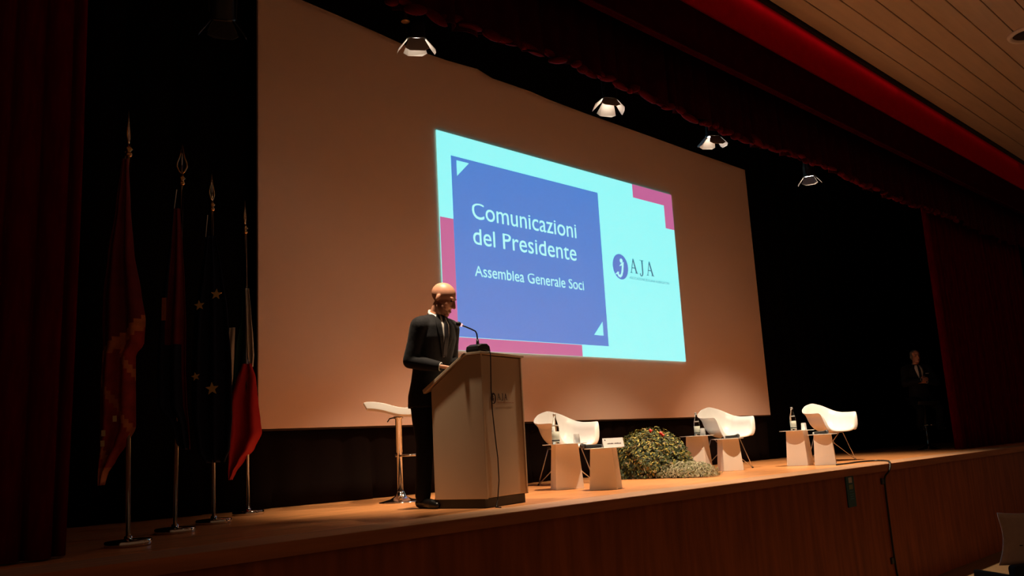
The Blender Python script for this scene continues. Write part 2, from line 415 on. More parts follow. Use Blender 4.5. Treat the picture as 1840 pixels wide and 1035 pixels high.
SERIF_A = [[(.0, 0), (.26, 0), (.26, .035), (.165, .05), (.43, .93), (.40, 1.0), (.36, 1.0), (.09, .05), (.0, .035)],
           [(.37, 1.0), (.46, 1.0), (.80, .05), (.88, .035), (.88, 0), (.53, 0), (.53, .035), (.62, .05), (.36, .86)],
           [(.20, .33), (.56, .33), (.54, .40), (.22, .40)]]
SERIF_J = [[(.08, 1.0), (.52, 1.0), (.52, .965), (.42, .95), (.42, .12), (.36, -.05), (.22, -.14), (.06, -.11), (-.02, .0), (.03, .09), (.12, .07), (.11, -.03), (.19, -.07), (.25, .0), (.27, .12), (.27, .95), (.08, .965)]]
def serif(letter, x, zb, h, wk, m, parent, name, org=(0, 0, 0), ax=(1, 0, 0), az=(0, 1, 0), off=.006):
    gg = G(); ax = Vector(ax); az = Vector(az)
    for poly in (SERIF_A if letter == 'A' else SERIF_J):
        gg.prism([(x+p[0]*h*wk, zb+p[1]*h) for p in poly], Vector(org)-az*off, ax, (0, 0, 1), az, .0008)
    return gg.build(name, m, parent)
def oval(cx, cz, rx, rz, tilt=0, n=28):
    return [(cx+rx*math.cos(a)*math.cos(tilt)-rz*math.sin(a)*math.sin(tilt), cz+rx*math.cos(a)*math.sin(tilt)+rz*math.sin(a)*math.cos(tilt)) for a in [2*PI*i/n for i in range(n)]]
def logo_fig(cx, cz, k):   # the small white leaping figure inside the disc
    body = [(.42, .42), (.28, -.35), (.10, -.72), (-.12, -.86), (-.36, -.78), (-.44, -.62), (-.74, -.66), (-.40, -.42), (-.26, -.44), (-.30, -.62), (-.12, -.66), (.02, -.50), (.12, -.15), (.18, .12), (-.18, .02), (.10, .26)]
    return [(cx+x*k, cz+z*k) for x, z in body], oval(cx+.12*k, cz+.48*k, .17*k, .17*k, 0, 14)
lg = plate('logo_disc', oval(3.315, 1.305, .175, .185), 2, 'sl_logo'); tag(lg, 'blue round logo disc')
b1, b2 = logo_fig(3.315, 1.305, .185)
gg = G()
for p in (b1, b2): gg.prism(p, (0, -.007, 0), (1, 0, 0), (0, 0, 1), (0, 1, 0), .001)
gg.build('logo_figure', 'sl_text', lg)
for i, (ch, x) in enumerate((('A', 3.53), ('J', 3.755), ('A', 3.92))):
    serif(ch, x, 1.24, .215, .98, 'sl_ink', sl, 'logo_letter')
text('caption_word', 'ASSOCIAZIONE JESOLANA ALBERGATORI', 3.50, 4.47, 1.150, .036, 'sl_ink', sl)

# ------------------------------------------------------------------ stage spotlights
LAMPS = [(4.27, 5.2, 3.80, (4.95, 6.15, 0), 680, 42, 'bright barn doors, above the man at the lectern'),
         (6.80, 5.2, 3.90, (6.35, 5.6, 0), 1000, 72, 'bright barn doors, above the slide title'),
         (8.73, 5.2, 3.93, (9.0, 5.6, 0), 1050, 66, 'bright barn doors, above the slide logo'),
         (11.15, 5.2, 3.89, (12.0, 5.55, 0), 1050, 72, 'bright barn doors, past the screen edge')]
def spotlight(loc, aim, label, lit=True):
    root = thing('stage_spotlight', label, 'spotlight', loc, 0, 'stage spotlights under the valance')
    q = (Vector(aim)-Vector(loc)).to_track_quat('-Z', 'Y').to_matrix()
    def xf(gm): gm.v = [tuple(q @ Vector(v)) for v in gm.v]; return gm
    xf(G().lathe([(.03, .20), (.06, .19), (.072, .12), (.075, .02), (.082, .01), (.082, -.005), (.06, -.005)], 18)).build('housing', 'lamp_black', root, True)
    if lit: xf(G().lathe([(0.0, .004), (.04, -.002), (.058, -.006)], 18)).build('lens', 'lens', root, True)
    for k in range(4):
        a = PI/2*k + PI/4*0; c_, s_ = math.cos(a), math.sin(a)
        w0, w1, Lh, sp = .06, .10, .11, .075
        pr = [(.075, -w0, -.01), (.075, w0, -.01), (.075+sp, w1, -.01-Lh*.8), (.075+sp*1.1, w1*.6, -.01-Lh), (.075+sp*1.1, -w1*.6, -.01-Lh), (.075+sp, -w1, -.01-Lh*.8)]
        pr = [(x*c_-y*s_, x*s_+y*c_, z) for x, y, z in pr]
        d = xf(G().add(pr, [(0, 1, 2, 3, 4, 5)])).build('barn_door', 'lamp_door' if lit else 'lamp_black', root); thick(d, .003)  # unlit lamp gets black doors: darkness put into the colour
    G().tube([(-.095, 0, .02), (-.10, 0, .20), (-.06, 0, .26), (.06, 0, .26), (.10, 0, .20), (.095, 0, .02)], .008, 6).build('yoke', 'lamp_black', root)
    G().tube([(0, 0, .26), (0, 0, 4.274-loc[2])], .012, 6).build('hook_clamp', 'lamp_black', root)
    return root, q
for (x, y, z, aim, pw, cone, lb) in LAMPS:
    root, q = spotlight((x, y, z), aim, 'black stage spotlight with ' + lb)
    p = Vector((x, y, z)) + q @ Vector((0, 0, -.02))
    spot('spot_beam', p, aim, pw, cone+6, .9, rad=.045)
spotlight((2.58, 5.2, 3.42), (3.2, 6.5, 1), 'dark unlit stage spotlight high above the flags', False)
tag(G().tube([(1.8, 5.2, 4.30), (15.2, 5.2, 4.30)], .024, 10).build('lighting_bar', 'lamp_black'), 'black lighting bar the spotlights hang from', 'bar')
bl = thing('hanging_bell_lamp', 'small unlit bell shaped lamp hanging beside the first spotlight', 'lamp', (4.10, 5.12, 3.86))
G().lathe([(.008, .10), (.012, .05), (.03, .01), (.036, 0), (.03, 0)], 14).build('shade', 'gold', bl, True)
G().tube([(0, 0, .1), (0, 0, .40)], .004, 6).build('cord', 'lamp_black', bl)
rd = thing('ceiling_downlight', 'round white rimmed downlight in the plank ceiling', 'downlight', (12.36, 2.58, 5.356))
G().lathe([(.20, 0), (.21, -.03), (.25, -.035), (.265, -.01), (.265, .0)], 32).build('rim', 'ring', rd, True)
G().lathe([(.0, -.004), (.20, -.006)], 24).build('diffuser', 'groove', rd, True)

# ------------------------------------------------------------------ lectern
TH = math.radians(12)
lec = thing('lectern', 'white lectern with sloped desk and dark plinth near the stage edge', 'lectern', (4.60, 4.97, 0), TH)
PW, PD = .585, .48
# local: x along the front, y backwards (towards the speaker)
prof = [(0, .075), (PD, .075), (PD, .93), (.135, 1.165), (0, 1.165)]
bevel(G().prism([(p[0], p[1]) for p in prof], (.018, 0, 0), (0, 1, 0), (0, 0, 1), (1, 0, 0), PW-.036).build('body', 'podium', lec), .004)
for x in (0, PW-.018):
    bevel(G().prism([(-.012, .07), (PD+.01, .07), (PD+.01, .935), (.135, 1.17), (-.012, 1.17)], (x, 0, 0), (0, 1, 0), (0, 0, 1), (1, 0, 0), .018).build('side_panel', 'podium', lec), .003)
bevel(G().box((PW/2, PD/2, .036), (PW-.02, PD-.03, .072)).build('plinth', 'podium_base', lec), .003)
bevel(G().prism([(PD+.075, .905), (.135, 1.172), (-.025, 1.172), (-.025, 1.192), (.14, 1.192), (PD+.085, .935)], (-.02, 0, 0), (0, 1, 0), (0, 0, 1), (1, 0, 0), PW+.04).build('desk_top', 'podium', lec), .003)
ld = G().prism(oval(.162, .831, .036, .044), (0, -.003, 0), (1, 0, 0), (0, 0, 1), (0, 1, 0), .001).build('logo_disc', 'ink', lec); tag(ld, 'dark round printed logo')
b1, b2 = logo_fig(.160, .831, .044); gg = G()
for p in (b1, b2): gg.prism(p, (0, -.0042, 0), (1, 0, 0), (0, 0, 1), (0, 1, 0), .0008)
gg.build('logo_figure', 'podium', ld)
for ch, x in (('A', .218), ('J', .277), ('A', .315)):
    serif(ch, x, .82, .052, .98, 'ink', lec, 'logo_letter', off=.003)
text('caption_word', 'ASSOCIAZIONE JESOLANA ALBERGATORI', .215, .445, .795, .008, 'nosing', lec, 1, org=(0, -.001, 0))
# microphone on the lectern
lu, lw = Vector((math.cos(TH), math.sin(TH), 0)), Vector((-math.sin(TH), math.cos(TH), 0))
P0 = Vector((4.60, 4.97, 0))
mic = thing('gooseneck_microphone', 'black gooseneck microphone on the lectern top', 'microphone', P0+lu*.07+lw*.06+Vector((0, 0, 1.192)), TH)
bevel(G().prism([(-.085, .012), (-.078, 0), (-.045, .0), (-.03, .014), (.03, .014), (.045, 0), (.085, 0), (.09, .012), (.08, .05), (.045, .068), (-.03, .064), (-.075, .045)], (0, -.06, .002), (1, 0, 0), (0, 0, 1), (0, 1, 0), .12).build('base', 'black_plastic', mic), .008, 3)
NK = [(0, 0, .05), (.0, .0, .105), (-.003, .002, .15), (-.012, .008, .172), (-.035, .028, .188), (-.065, .055, .206), (-.09, .078, .220)]
G().tube(NK[:2], [.014, .011], 10).build('stem', 'black_plastic', mic, True)
G().tube(NK[1:], .006, 8).build('gooseneck', 'black_plastic', mic, True)
dv = (Vector(NK[-1])-Vector(NK[-2])).normalized(); e0 = Vector(NK[-1])
G().tube([e0, e0+dv*.014], [.0125, .0135], 12).build('light_ring', 'led', mic, True)
G().tube([e0+dv*.013, e0+dv*.02, e0+dv*.04, e0+dv*.052], [.014, .019, .019, .009], 12).build('capsule', 'black_plastic', mic, True)
pts = [P0+lu*.10+lw*(.0)+Vector((0, 0, 1.20)), P0+lu*.106-lw*.030+Vector((0, 0, 1.19))]
for a, z, d in ((.11, 1.15, .03), (.122, .90, .012), (.124, .74, .012), (.15, .50, .012), (.168, .37, .012), (.166, .20, .014), (.13, .07, .02), (.09, .006, .03), (.05, .006, .05), (.02, .006, .12)):
    pts.append(P0+lu*a-lw*d+Vector((0, 0, z)))
tag(G().tube(pts, .0045, 6).build('microphone_cable', 'black_plastic', smooth=True), 'thin black cable hanging down the lectern front', 'cable')

# ------------------------------------------------------------------ people
def hand(gm, W, d, n, t, curl=.35, k=1.0):
    """W wrist, d forward, n palm side, t thumb side"""
    W, d, n, t = Vector(W), Vector(d).normalized(), Vector(n), Vector(t)
    n = (n-d*n.dot(d)).normalized(); t = (t-d*t.dot(d)-n*t.dot(n)).normalized()
    for o in (-.026, -.009, .009, .026):
        gm.limb([W+t*o*.6*k, W+d*.05*k+t*o*k, W+d*.088*k+t*o*k*1.1], [.017*k, .0145*k, .0115*k], 10)
    for o, L in ((.029, .072), (.0095, .082), (-.010, .077), (-.029, .060)):
        p = W+d*.088*k+t*o*k*1.1; a = .25; pts = [p]; 
        for s, fr in ((.45, 1), (.30, 1.6), (.25, 1.3)):
            dirv = (d*math.cos(a)+n*math.sin(a)); pts.append(pts[-1]+dirv*L*s*k); a += curl*fr
        gm.limb(pts, [.0102*k, .0094*k, .0086*k, .0074*k], 8)
    p = W+d*.03*k+t*.028*k
    q1 = p+(d*.6+t*.75+n*.25).normalized()*.042*k; q2 = q1+(d*.9+t*.2+n*.3).normalized()*.032*k; q3 = q2+(d*1+n*.25).normalized()*.022*k
    gm.limb([p, q1, q2, q3], [.015*k, .0125*k, .0105*k, .0085*k], 8)
def head_parts(gm, C, R):
    def E(c, r): gm.ell(C+R @ Vector(c), r, 40, 26, R)
    E((0, .012, .035), (.075, .097, .083)); E((0, -.030, -.035), (.060, .062, .088)); E((0, -.035, -.078), (.051, .052, .036))
    E((0, -.072, -.100), (.025, .020, .018)); E((0, -.074, .027), (.050, .018, .013)); E((.034, -.052, -.026), (.024, .028, .032)); E((-.034, -.052, -.026), (.024, .028, .032))
    E((0, -.088, -.066), (.022, .011, .008)); E((0, -.087, -.079), (.019, .011, .008))
    for s in (-1, 1): E((s*.075, .012, -.008), (.010, .017, .028)); E((s*.011, -.100, -.034), (.010, .011, .009))
    gm.limb([C+R @ Vector((0, -.086, .018)), C+R @ Vector((0, -.104, -.012)), C+R @ Vector((0, -.112, -.032))], [.010, .011, .013], 10)
def person(root, J, face_rot, jacket_hem, hair=None, beard=False, torso=None, vw=.50):
    """J: joints in local space, the person faces -Y; torso: table z -> (cy, rx, ry) of the jacket"""
    C = Vector(J['head']); R = face_rot
    # body: one continuous skin mesh (head, neck, trunk, arms, hands, legs)
    b = G(); head_parts(b, C, R)
    nb = Vector(J['neck'])
    b.limb([nb+Vector((0, .012, -.05)), nb+Vector((0, 0, .03)), C+R @ Vector((0, .008, -.055))], [.072, .054, .053], 16)
    b.loft([(0, cy, z, rx*.78, ry*.78) for z, cy, rx, ry in torso])
    for s, arm in (('R', -1), ('L', 1)):
        b.limb([J['sh'+s], J['el'+s], J['wr'+s]], [.05, .040, .026])
        hand(b, J['wr'+s], J['hd'+s], J['hn'+s], J['ht'+s], J.get('curl', .35))
        b.limb([J['hip'+s], J['kn'+s], J['an'+s]], [.072, .05, .036])
    bo = bake_remesh(b.build('body', 'skin', root, fix=False), .0052, 5, .5)
    # eyes, lips
    for s in (-1, 1):
        G().ell(C+R @ Vector((s*.030, -.0815, .006)), (.011, .008, .006), 10, 8, R).build('eye', 'eye', bo, True)
        G().tube([C+R @ Vector((s*.014, -.091, .024)), C+R @ Vector((s*.032, -.087, .030)), C+R @ Vector((s*.050, -.074, .024))], [.003, .0042, .002], 6).build('eyebrow', 'beard' if beard else 'hair_grey', bo, True)
    G().ell(C+R @ Vector((0, -.0945, -.0725)), (.019, .0055, .006), 12, 8, R).build('lips', 'lip', bo, True)
    if beard:
        gb = G()
        for c, r in (((0, -.036, -.080), (.0525, .0525, .037)), ((0, -.0725, -.101), (.027, .0215, .0195)), ((.040, -.025, -.058), (.022, .042, .038)), ((-.040, -.025, -.058), (.022, .042, .038))):
            gb.ell(C+R @ Vector(c), r, 32, 20, R)
        bake_remesh(gb.build('beard', 'beard', bo, fix=False), .0045, 4)
    if hair:
        gh = G()
        for c, r in (((0, .026, .046), (.081, .096, .080)), ((0, .05, -.01), (.077, .068, .066)), ((.066, .0, .01), (.018, .03, .045)), ((-.066, .0, .01), (.018, .03, .045))):
            gh.ell(C+R @ Vector(c), r, 18, 12, R)
        bake_remesh(gh.build('hair', hair, bo, fix=False), .006, 2)
    # jacket
    j = G(); j.loft([(0, cy, z, rx, ry) for z, cy, rx, ry in torso])
    for s in 'RL':
        sh, el, wr = Vector(J['sh'+s]), Vector(J['el'+s]), Vector(J['wr'+s])
        sgn = -1 if s == 'R' else 1
        j.limb([Vector((sh.x*.45, sh.y+.02, sh.z+.035)), Vector((sh.x*.82, sh.y+.005, sh.z+.012)), sh, sh+(el-sh)*.5, el, el+(wr-el)*.5, wr-(wr-el).normalized()*.012], [.070, .080, .082, .066, .060, .054, .043], 16)
    jo = bake_remesh(j.build('jacket', 'suit', root, fix=False), .009, 4, .5)
    def surf(z, a, off):
        cy, rx, ry = interp(torso, z)
        return Vector((rx*math.sin(a)*(1+off/rx), cy-ry*math.cos(a)*(1+off/ry), z))
    ztop, zv = torso[-1][0]-.015, torso[-1][0]-.36
    def strip(name, m, f0, f1, z0, z1, off, parent, n=12, k=5):
        vs = []; fs = []
        for i in range(n+1):
            z = z0+(z1-z0)*i/n; a0, a1 = f0(i/n), f1(i/n)
            for q in range(k+1): vs.append(surf(z, a0+(a1-a0)*q/k, off))
        for i in range(n):
            for q in range(k): fs.append((i*(k+1)+q, i*(k+1)+q+1, (i+1)*(k+1)+q+1, (i+1)*(k+1)+q))
        return thick(G().add(vs, fs).build(name, m, parent, True), .008)
    V = lambda t: .05+vw*t**1.1
    sh_ = strip('shirt', 'shirt', lambda t: -V(t), V, zv, ztop, .005, root)
    strip('tie', 'tie', lambda t: -.11, lambda t: .11, zv, ztop+.005, .013, sh_)
    for s in (-1, 1):
        strip('lapel', 'suit', lambda t: s*V(t)*.96, lambda t: s*(V(t)+.04+.24*min(1, t*1.25)**.8), zv-.01, ztop, .010, jo)
    # shirt collar around the neck
    gc = G(); n = 20
    ca = nb+Vector((0, .0, .0)); vs = []
    for zz, rr in ((-.015, .080), (.018, .071)):
        for k in range(n):
            a = 2*PI*k/n; vs.append(ca+Vector((rr*math.sin(a), -rr*math.cos(a)*.98-.006, zz+.040*(-math.cos(a)))))
    gc.add(vs, [(k, (k+1) % n, n+(k+1) % n, n+k) for k in range(n)])
    thick(gc.build('collar', 'shirt', sh_, True), .006)
    for s in 'RL':
        el, wr = Vector(J['el'+s]), Vector(J['wr'+s]); d = (wr-el).normalized()
        G().tube([wr-d*.02, wr+d*.012], [.037, .036], 16).build('shirt_cuff', 'shirt', sh_, True)
    # trousers
    t_ = G()
    for s in 'RL':
        hp, kn, an = Vector(J['hip'+s]), Vector(J['kn'+s]), Vector(J['an'+s])
        t_.limb([hp, hp+(kn-hp)*.5, kn, kn+(an-kn)*.5, an-(an-kn).normalized()*.0+Vector((0, 0, .01))], [.100, .090, .072, .066, .064], 16)
    pv = (Vector(J['hipR'])+Vector(J['hipL']))*.5
    t_.ell(pv+Vector((0, .01, .03)), (.165, .125, .11))
    bake_remesh(t_.build('trousers', 'trouser', root, fix=False), .010, 4, .5)
    for s in 'RL':
        an = Vector(J['an'+s]); ft = Vector(J['toe'+s])-an; ft.z = 0; ft.normalize()
        z0 = J['floor'+s] if 'floor'+s in J else 0
        sh = G(); A = Vector((an.x, an.y, z0))
        sh.limb([A-ft*.045+Vector((0, 0, .042)), A+ft*.05+Vector((0, 0, .040)), A+ft*.13+Vector((0, 0, .033)), A+ft*.19+Vector((0, 0, .027))], [.041, .043, .042, .026], 14)
        sh.limb([A+Vector((0, 0, .05)), an+Vector((0, 0, .02))], [.042, .040], 12)
        sh.v = [(x, y, max(z, z0+.001)) for x, y, z in sh.v]
        bake_remesh(sh.build('shoe', 'shoe', root, fix=False), .007, 2)
    return root

man = thing('person', 'bald bearded man in a dark suit reading at the lectern', 'person', (4.63, 5.60, 0), math.radians(3))
J1 = dict(head=(.015, -.165, 1.688), neck=(0, -.095, 1.555), shR=(-.172, -.07, 1.455), shL=(.172, -.07, 1.455), elR=(-.228, .0, 1.175), elL=(.235, .0, 1.175),
          wrR=(-.105, -.215, 1.115), wrL=(.13, -.225, 1.105), hdR=(.40, -.85, -.16), hdL=(-.40, -.85, -.16), hnR=(0, -.1, -1), hnL=(0, -.1, -1), htR=(1, .4, 0), htL=(-1, .4, 0),
          hipR=(-.09, .03, .90), hipL=(.09, .03, .90), knR=(-.10, .0, .50), knL=(.10, .0, .50), anR=(-.11, .03, .09), anL=(.11, .03, .09), toeR=(-.14, -.2, 0), toeL=(.14, -.2, 0))
T1 = [(.80, .03, .190, .150), (.90, .028, .188, .145), (1.02, .015, .168, .128), (1.12, -.005, .165, .125), (1.25, -.03, .185, .135), (1.36, -.055, .198, .138), (1.46, -.075, .175, .115), (1.52, -.085, .118, .080), (1.562, -.085, .080, .058)]
person(man, J1, (Matrix.Rotation(math.radians(26), 3, 'Z') @ Matrix.Rotation(math.radians(27), 3, 'X'))*1.10, .8, None, True, T1, .27)

man2 = thing('person', 'man in a dark suit seated on a bar stool with folded arms by the curtain', 'person', (16.32, 6.02, 0), math.radians(222+90))
J2 = dict(head=(0, .0, 1.655), neck=(0, .04, 1.49), shR=(-.19, .05, 1.42), shL=(.19, .05, 1.42), elR=(-.275, -.06, 1.165), elL=(.275, -.06, 1.165),
          wrR=(-.05, -.215, 1.215), wrL=(.06, -.19, 1.185), hdR=(.9, .0, .10), hdL=(-.9, -.0, .10), hnR=(0, 1, -.3), hnL=(0, 1, -.3), htR=(0, -.1, 1), htL=(0, -.1, 1),
          hipR=(-.10, .04, .885), hipL=(.10, .04, .885), knR=(-.17, -.33, .70), knL=(.17, -.33, .70), anR=(-.17, -.22, .40), anL=(.17, -.22, .40), toeR=(-.19, -.5, 0), toeL=(.19, -.5, 0), floorR=.33, floorL=.33)
T2 = [(.80, .04, .185, .145), (.90, .04, .185, .145), (1.02, .035, .17, .130), (1.12, .03, .167, .125), (1.25, .03, .180, .130), (1.36, .035, .185, .125), (1.43, .045, .165, .108), (1.48, .05, .105, .085), (1.51, .05, .07, .065)]
person(man2, J2, Matrix.Rotation(math.radians(4), 3, 'Z') @ Matrix.Rotation(math.radians(4), 3, 'X'), .8, 'hair_grey', False, T2)
G().box((.125, -.094, 1.335), (.055, .006, .014)).build('pocket_square', 'shirt', man2)

# ------------------------------------------------------------------ bar stools
def bar_stool(loc, rz, label, seat='white_shell'):
    r = thing('bar_stool', label, 'stool', loc, rz, 'chrome bar stools')
    G().lathe([(.20, 0), (.20, .006), (.17, .012), (.10, .028), (.055, .055), (.040, .085), (.033, .10), (0, .10)], 36).build('base', 'chrome', r, True)
    G().lathe([(.026, .09), (.026, .45), (.030, .452), (.030, .76), (.045, .765), (.045, .785), (0, .785)], 20).build('post', 'chrome', r, True)
    fr = [(.03, 0, .415)] + [(.03+.14*math.sin(a)*1.3, -.14*math.cos(a)*0+.13*math.sin(2*a)*.9, .415) for a in [PI*i/12 for i in range(1, 12)]] + [(.03, 0, .415)]
    G().tube([(-.04, 0, .42), (.0, 0, .42), (.2, 0, .42)], .010, 8).build('footrest_stem', 'chrome', r, True)
    G().tube([(.20+.10*math.cos(a)-.10, .15*math.sin(a), .42) for a in [2*PI*i/24 for i in range(25)]], .010, 8).build('footrest', 'chrome', r, True)
    pr = [(-.30, .872), (-.285, .880), (-.22, .876), (-.12, .858), (-.03, .824), (.06, .806), (.16, .806), (.24, .808), (.275, .800)]
    vs = []; fs = []; n = len(pr); m = 8
    for x, z in pr:
        for k in range(m+1):
            y = -.19+.38*k/m; e = abs(k/m-.5)*2
            vs.append((x*(1-.04*e**3), y, z+.012*e**2))
    for i in range(n-1):
        for k in range(m): fs.append((i*(m+1)+k, i*(m+1)+k+1, (i+1)*(m+1)+k+1, (i+1)*(m+1)+k))
    s = G().add(vs, fs).build('seat', seat, r, True); so = s.modifiers.new('s', 'SOLIDIFY'); so.thickness = .066; so.offset = 0
    bevel(s, .014, 3); sd = s.modifiers.new('d', 'SUBSURF'); sd.levels = 1; sd.render_levels = 1
    G().tube([(-.03, .02, .775), (-.08, -.01, .765), (-.10, -.03, .735)], .006, 6).build('height_lever', 'black_plastic', r, True)
    return r
bar_stool((5.04, 6.60, 0), math.radians(-40), 'white seated chrome bar stool behind the man at the lectern')
bar_stool((16.26, 5.98, 0), math.radians(222), 'dark seated chrome bar stool under the seated man by the curtain', 'black_plastic')

# ------------------------------------------------------------------ armchairs (moulded shell on wire base)
def shell_mesh():
    Ct = [(0, -.285, .405), (.06, -.275, .425), (.15, -.235, .428), (.27, -.16, .420), (.5, -.02, .408), (.66, .10, .425), (.76, .165, .48), (.86, .215, .58), (.94, .245, .70), (1, .272, .815)]
    Rt = [(0, .245, -.285, .425), (.06, .285, -.290, .485), (.13, .305, -.272, .60), (.18, .316, -.248, .676), (.22, .324, -.22, .686), (.42, .330, -.08, .686), (.56, .326, .05, .690), (.67, .300, .145, .708), (.77, .245, .212, .748), (.87, .165, .255, .795), (.94, .085, .275, .820), (1, .02, .282, .832)]
    nv, nu = 26, 16; vs = []; fs = []
    for i in range(nv+1):
        v = i/nv; cy, cz = interp(Ct, v); rx, ry, rz = interp(Rt, v)
        for k in range(-nu, nu+1):
            s = abs(k)/nu; sg = 1 if k >= 0 else -1
            fx = math.sin(s*PI/2)**.9 if s < .999 else 1
            w = 1-math.cos(s*PI/2); w = w**1.15
            fl = max(0, (s-.86)/.14)
            q = min(1, max(0, (1-v)/.3)); fw_ = .022+.033*q; x = sg*(rx-fw_)*fx + sg*fl**1.3*fw_
            y = cy+(ry-cy)*w; z = cz+(rz-cz)*w - fl**2*.006
            vs.append((x, y, z))
    n = 2*nu+1
    for i in range(nv):
        for k in range(n-1): fs.append((i*n+k, i*n+k+1, (i+1)*n+k+1, (i+1)*n+k))
    return G().add(vs, fs)
def arm_chair():
    r = thing('armchair', 'x', 'chair', (0, 0, 0), 0, 'white shell armchairs on the stage')
    s = shell_mesh().build('shell', 'white_shell', r, True)
    so = s.modifiers.new('s', 'SOLIDIFY'); so.thickness = .009; so.offset = -1
    sd = s.modifiers.new('d', 'SUBSURF'); sd.levels = 1; sd.render_levels = 1
    for sx in (-1, 1):
        for sy in (-1, 1):
            F = Vector((sx*.235, sy*.215+.0, .008)); A = Vector((sx*.135, sy*.13, .395)); B = Vector((sx*.03, sy*.06, .245))
            l = G().tube([F, A], .0055, 8); l.tube([F, B, Vector((-sx*.10, sy*.10, .395))], .0055, 8)
            lo = l.build('leg', 'steel', r, True)
            G().lathe([(.012, -.008), (.012, .006), (.006, .012)], 10, F).build('glide', 'black_plastic', lo, True)
    br = G().tube([(-.14, -.13, .395), (.14, -.13, .395), (.14, .13, .395), (-.14, .13, .395), (-.14, -.13, .395)], .006, 8)
    br.tube([(-.03, -.06, .245), (.03, -.06, .245), (.03, .06, .245), (-.03, .06, .245), (-.03, -.06, .245)], .0055, 8)
    br.build('wire_brace', 'steel', r, True)
    for sx in (-1, 1):
        for sy in (-1, 1): G().lathe([(.016, .39), (.016, .418), (0, .418)], 10, (sx*.13, sy*.12, 0)).build('shock_mount', 'black_plastic', r, True)
    return r
ch0 = arm_chair()
for i, (x, y, a, lb) in enumerate(((7.42, 6.68, 258, 'white shell armchair on wire legs beside the lectern'),
                                   (10.25, 6.36, 250, 'white shell armchair on wire legs beside the leafy plant'),
                                   (12.05, 5.78, 246, 'white shell armchair on wire legs, farthest from the lectern'))):
    c = ch0 if i == 0 else copy_tree(ch0)
    c.location = (x, y, 0); c.rotation_euler.z = math.radians(a+90); c['label'] = lb

# ------------------------------------------------------------------ pedestal tables
def table(x, y, s, h, rad, nrm, label):
    t = thing('side_table', label, 'table', (x, y, 0), math.radians(nrm), 'tapered white side tables')
    bevel(G().box((0, 0, (h-.008)/2), (s, s, h-.008), taper=.81).build('pedestal', 'white_table', t), .003, 1)
    G().lathe([(rad-.002, h-.008), (rad, h-.006), (rad, h-.001), (rad-.002, h)], 40).build('table_top', 'table_top', t)
    return t
HT, HS = .455, .390
TB = [(6.68, 6.01, .285, .448, .225, -126, 'tall tapered white side table with bottle, beside the lectern'),
      (6.60, 5.44, .265, HS, .185, -152.5, 'low tapered white side table with the name card'),
      (9.85, 6.53, .275, HT, .225, -164.6, 'tall tapered white side table partly behind the plant'),
      (9.83, 6.06, .260, HS+.01, .195, -130.3, 'low tapered white side table before the middle armchair'),
      (10.89, 5.66, .275, HT, .225, -168.6, 'tall tapered white side table with bottle, farthest from the lectern'),
      (10.85, 5.29, .262, HS, .185, -155.9, 'low tapered white side table before the farthest armchair')]
for a in TB: table(*a)

def bottle(x, y, z, label, k=1.0):
    b = thing('water_bottle', label, 'bottle', (x, y, z), random.uniform(0, 6), 'glass water bottles')
    G().lathe([(.036*k, .0), (.039*k, .006), (.039*k, .15*k), (.036*k, .175*k), (.026*k, .215*k), (.016*k, .25*k), (.0135*k, .275*k), (.0135*k, .285*k)], 24).build('glass_body', 'glass', b, True)
    G().lathe([(.0396*k, .022), (.0396*k, .125*k)], 24).build('label_band', 'label_paper', b, True)
    G().lathe([(.0399*k, .028), (.0399*k, .042)], 24).build('label_stripe', 'label_dark', b, True)
    G().lathe([(.0345*k, .178*k), (.0345*k, .190*k)], 24).build('neck_band', 'sign_white', b, True)
    G().lathe([(.0155*k, .278*k), (.0155*k, .302*k), (.012*k, .306*k), (0, .306*k)], 16).build('cap', 'steel', b, True)
    return b
def glass_(x, y, z, label):
    b = thing('drinking_glass', label, 'glass', (x, y, z), 0, 'upturned drinking glasses')
    G().lathe([(.036, 0), (.034, .0), (.028, .085), (0, .088), (0, .092), (.026, .092), (.031, .085), (.036, 0)], 24).build('tumbler', 'tumbler', b, True)
    return b
RX, RY = .71, -.70        # rough direction along the row as seen from the hall
bottle(6.62, 6.07, .4485, 'clear water bottle on the tall table beside the lectern', 1.0)
glass_(6.79, 5.94, .4485, 'upturned glass on the tall table beside the lectern')
bottle(9.87, 6.53, HT+.0005, 'clear water bottle on the table behind the plant', .98)
glass_(9.89, 6.46, HT+.0005, 'upturned glass on the table behind the plant')
bottle(10.87, 5.69, HT+.0005, 'clear water bottle on the table farthest from the lectern', 1.0)
glass_(10.96, 5.59, HT+.0005, 'upturned glass on the table farthest from the lectern')
def hand_mic(x, y, z, rz, label):
    m = thing('handheld_microphone', label, 'microphone', (x, y, z), rz, 'handheld microphones on the low tables')
    # lies along x on its ball and tail
    G().tube([(-.10, 0, .017), (-.09, 0, .018), (.05, 0, .021), (.075, 0, .024)], [.013, .0155, .018, .022], 14).build('handle', 'black_plastic', m, True)
    G().tube([(-.112, 0, .0165), (-.10, 0, .017)], [.009, .0135], 12).build('tail_ring', 'steel', m, True)
    G().ell((.094, 0, .0262), (.026, .026, .026), 16, 12).build('grille', 'dark_grille', m, True)
    return m
hand_mic(6.545, 5.535, HS+.0005, math.radians(140), 'black handheld microphone lying beside the name card')
hand_mic(9.86, 6.02, HS+.0105, math.radians(-25), 'black handheld microphone on the low table beside the plant')
hand_mic(10.84, 5.31, HS+.0005, math.radians(-30), 'black handheld microphone on the low table of the farthest armchair')
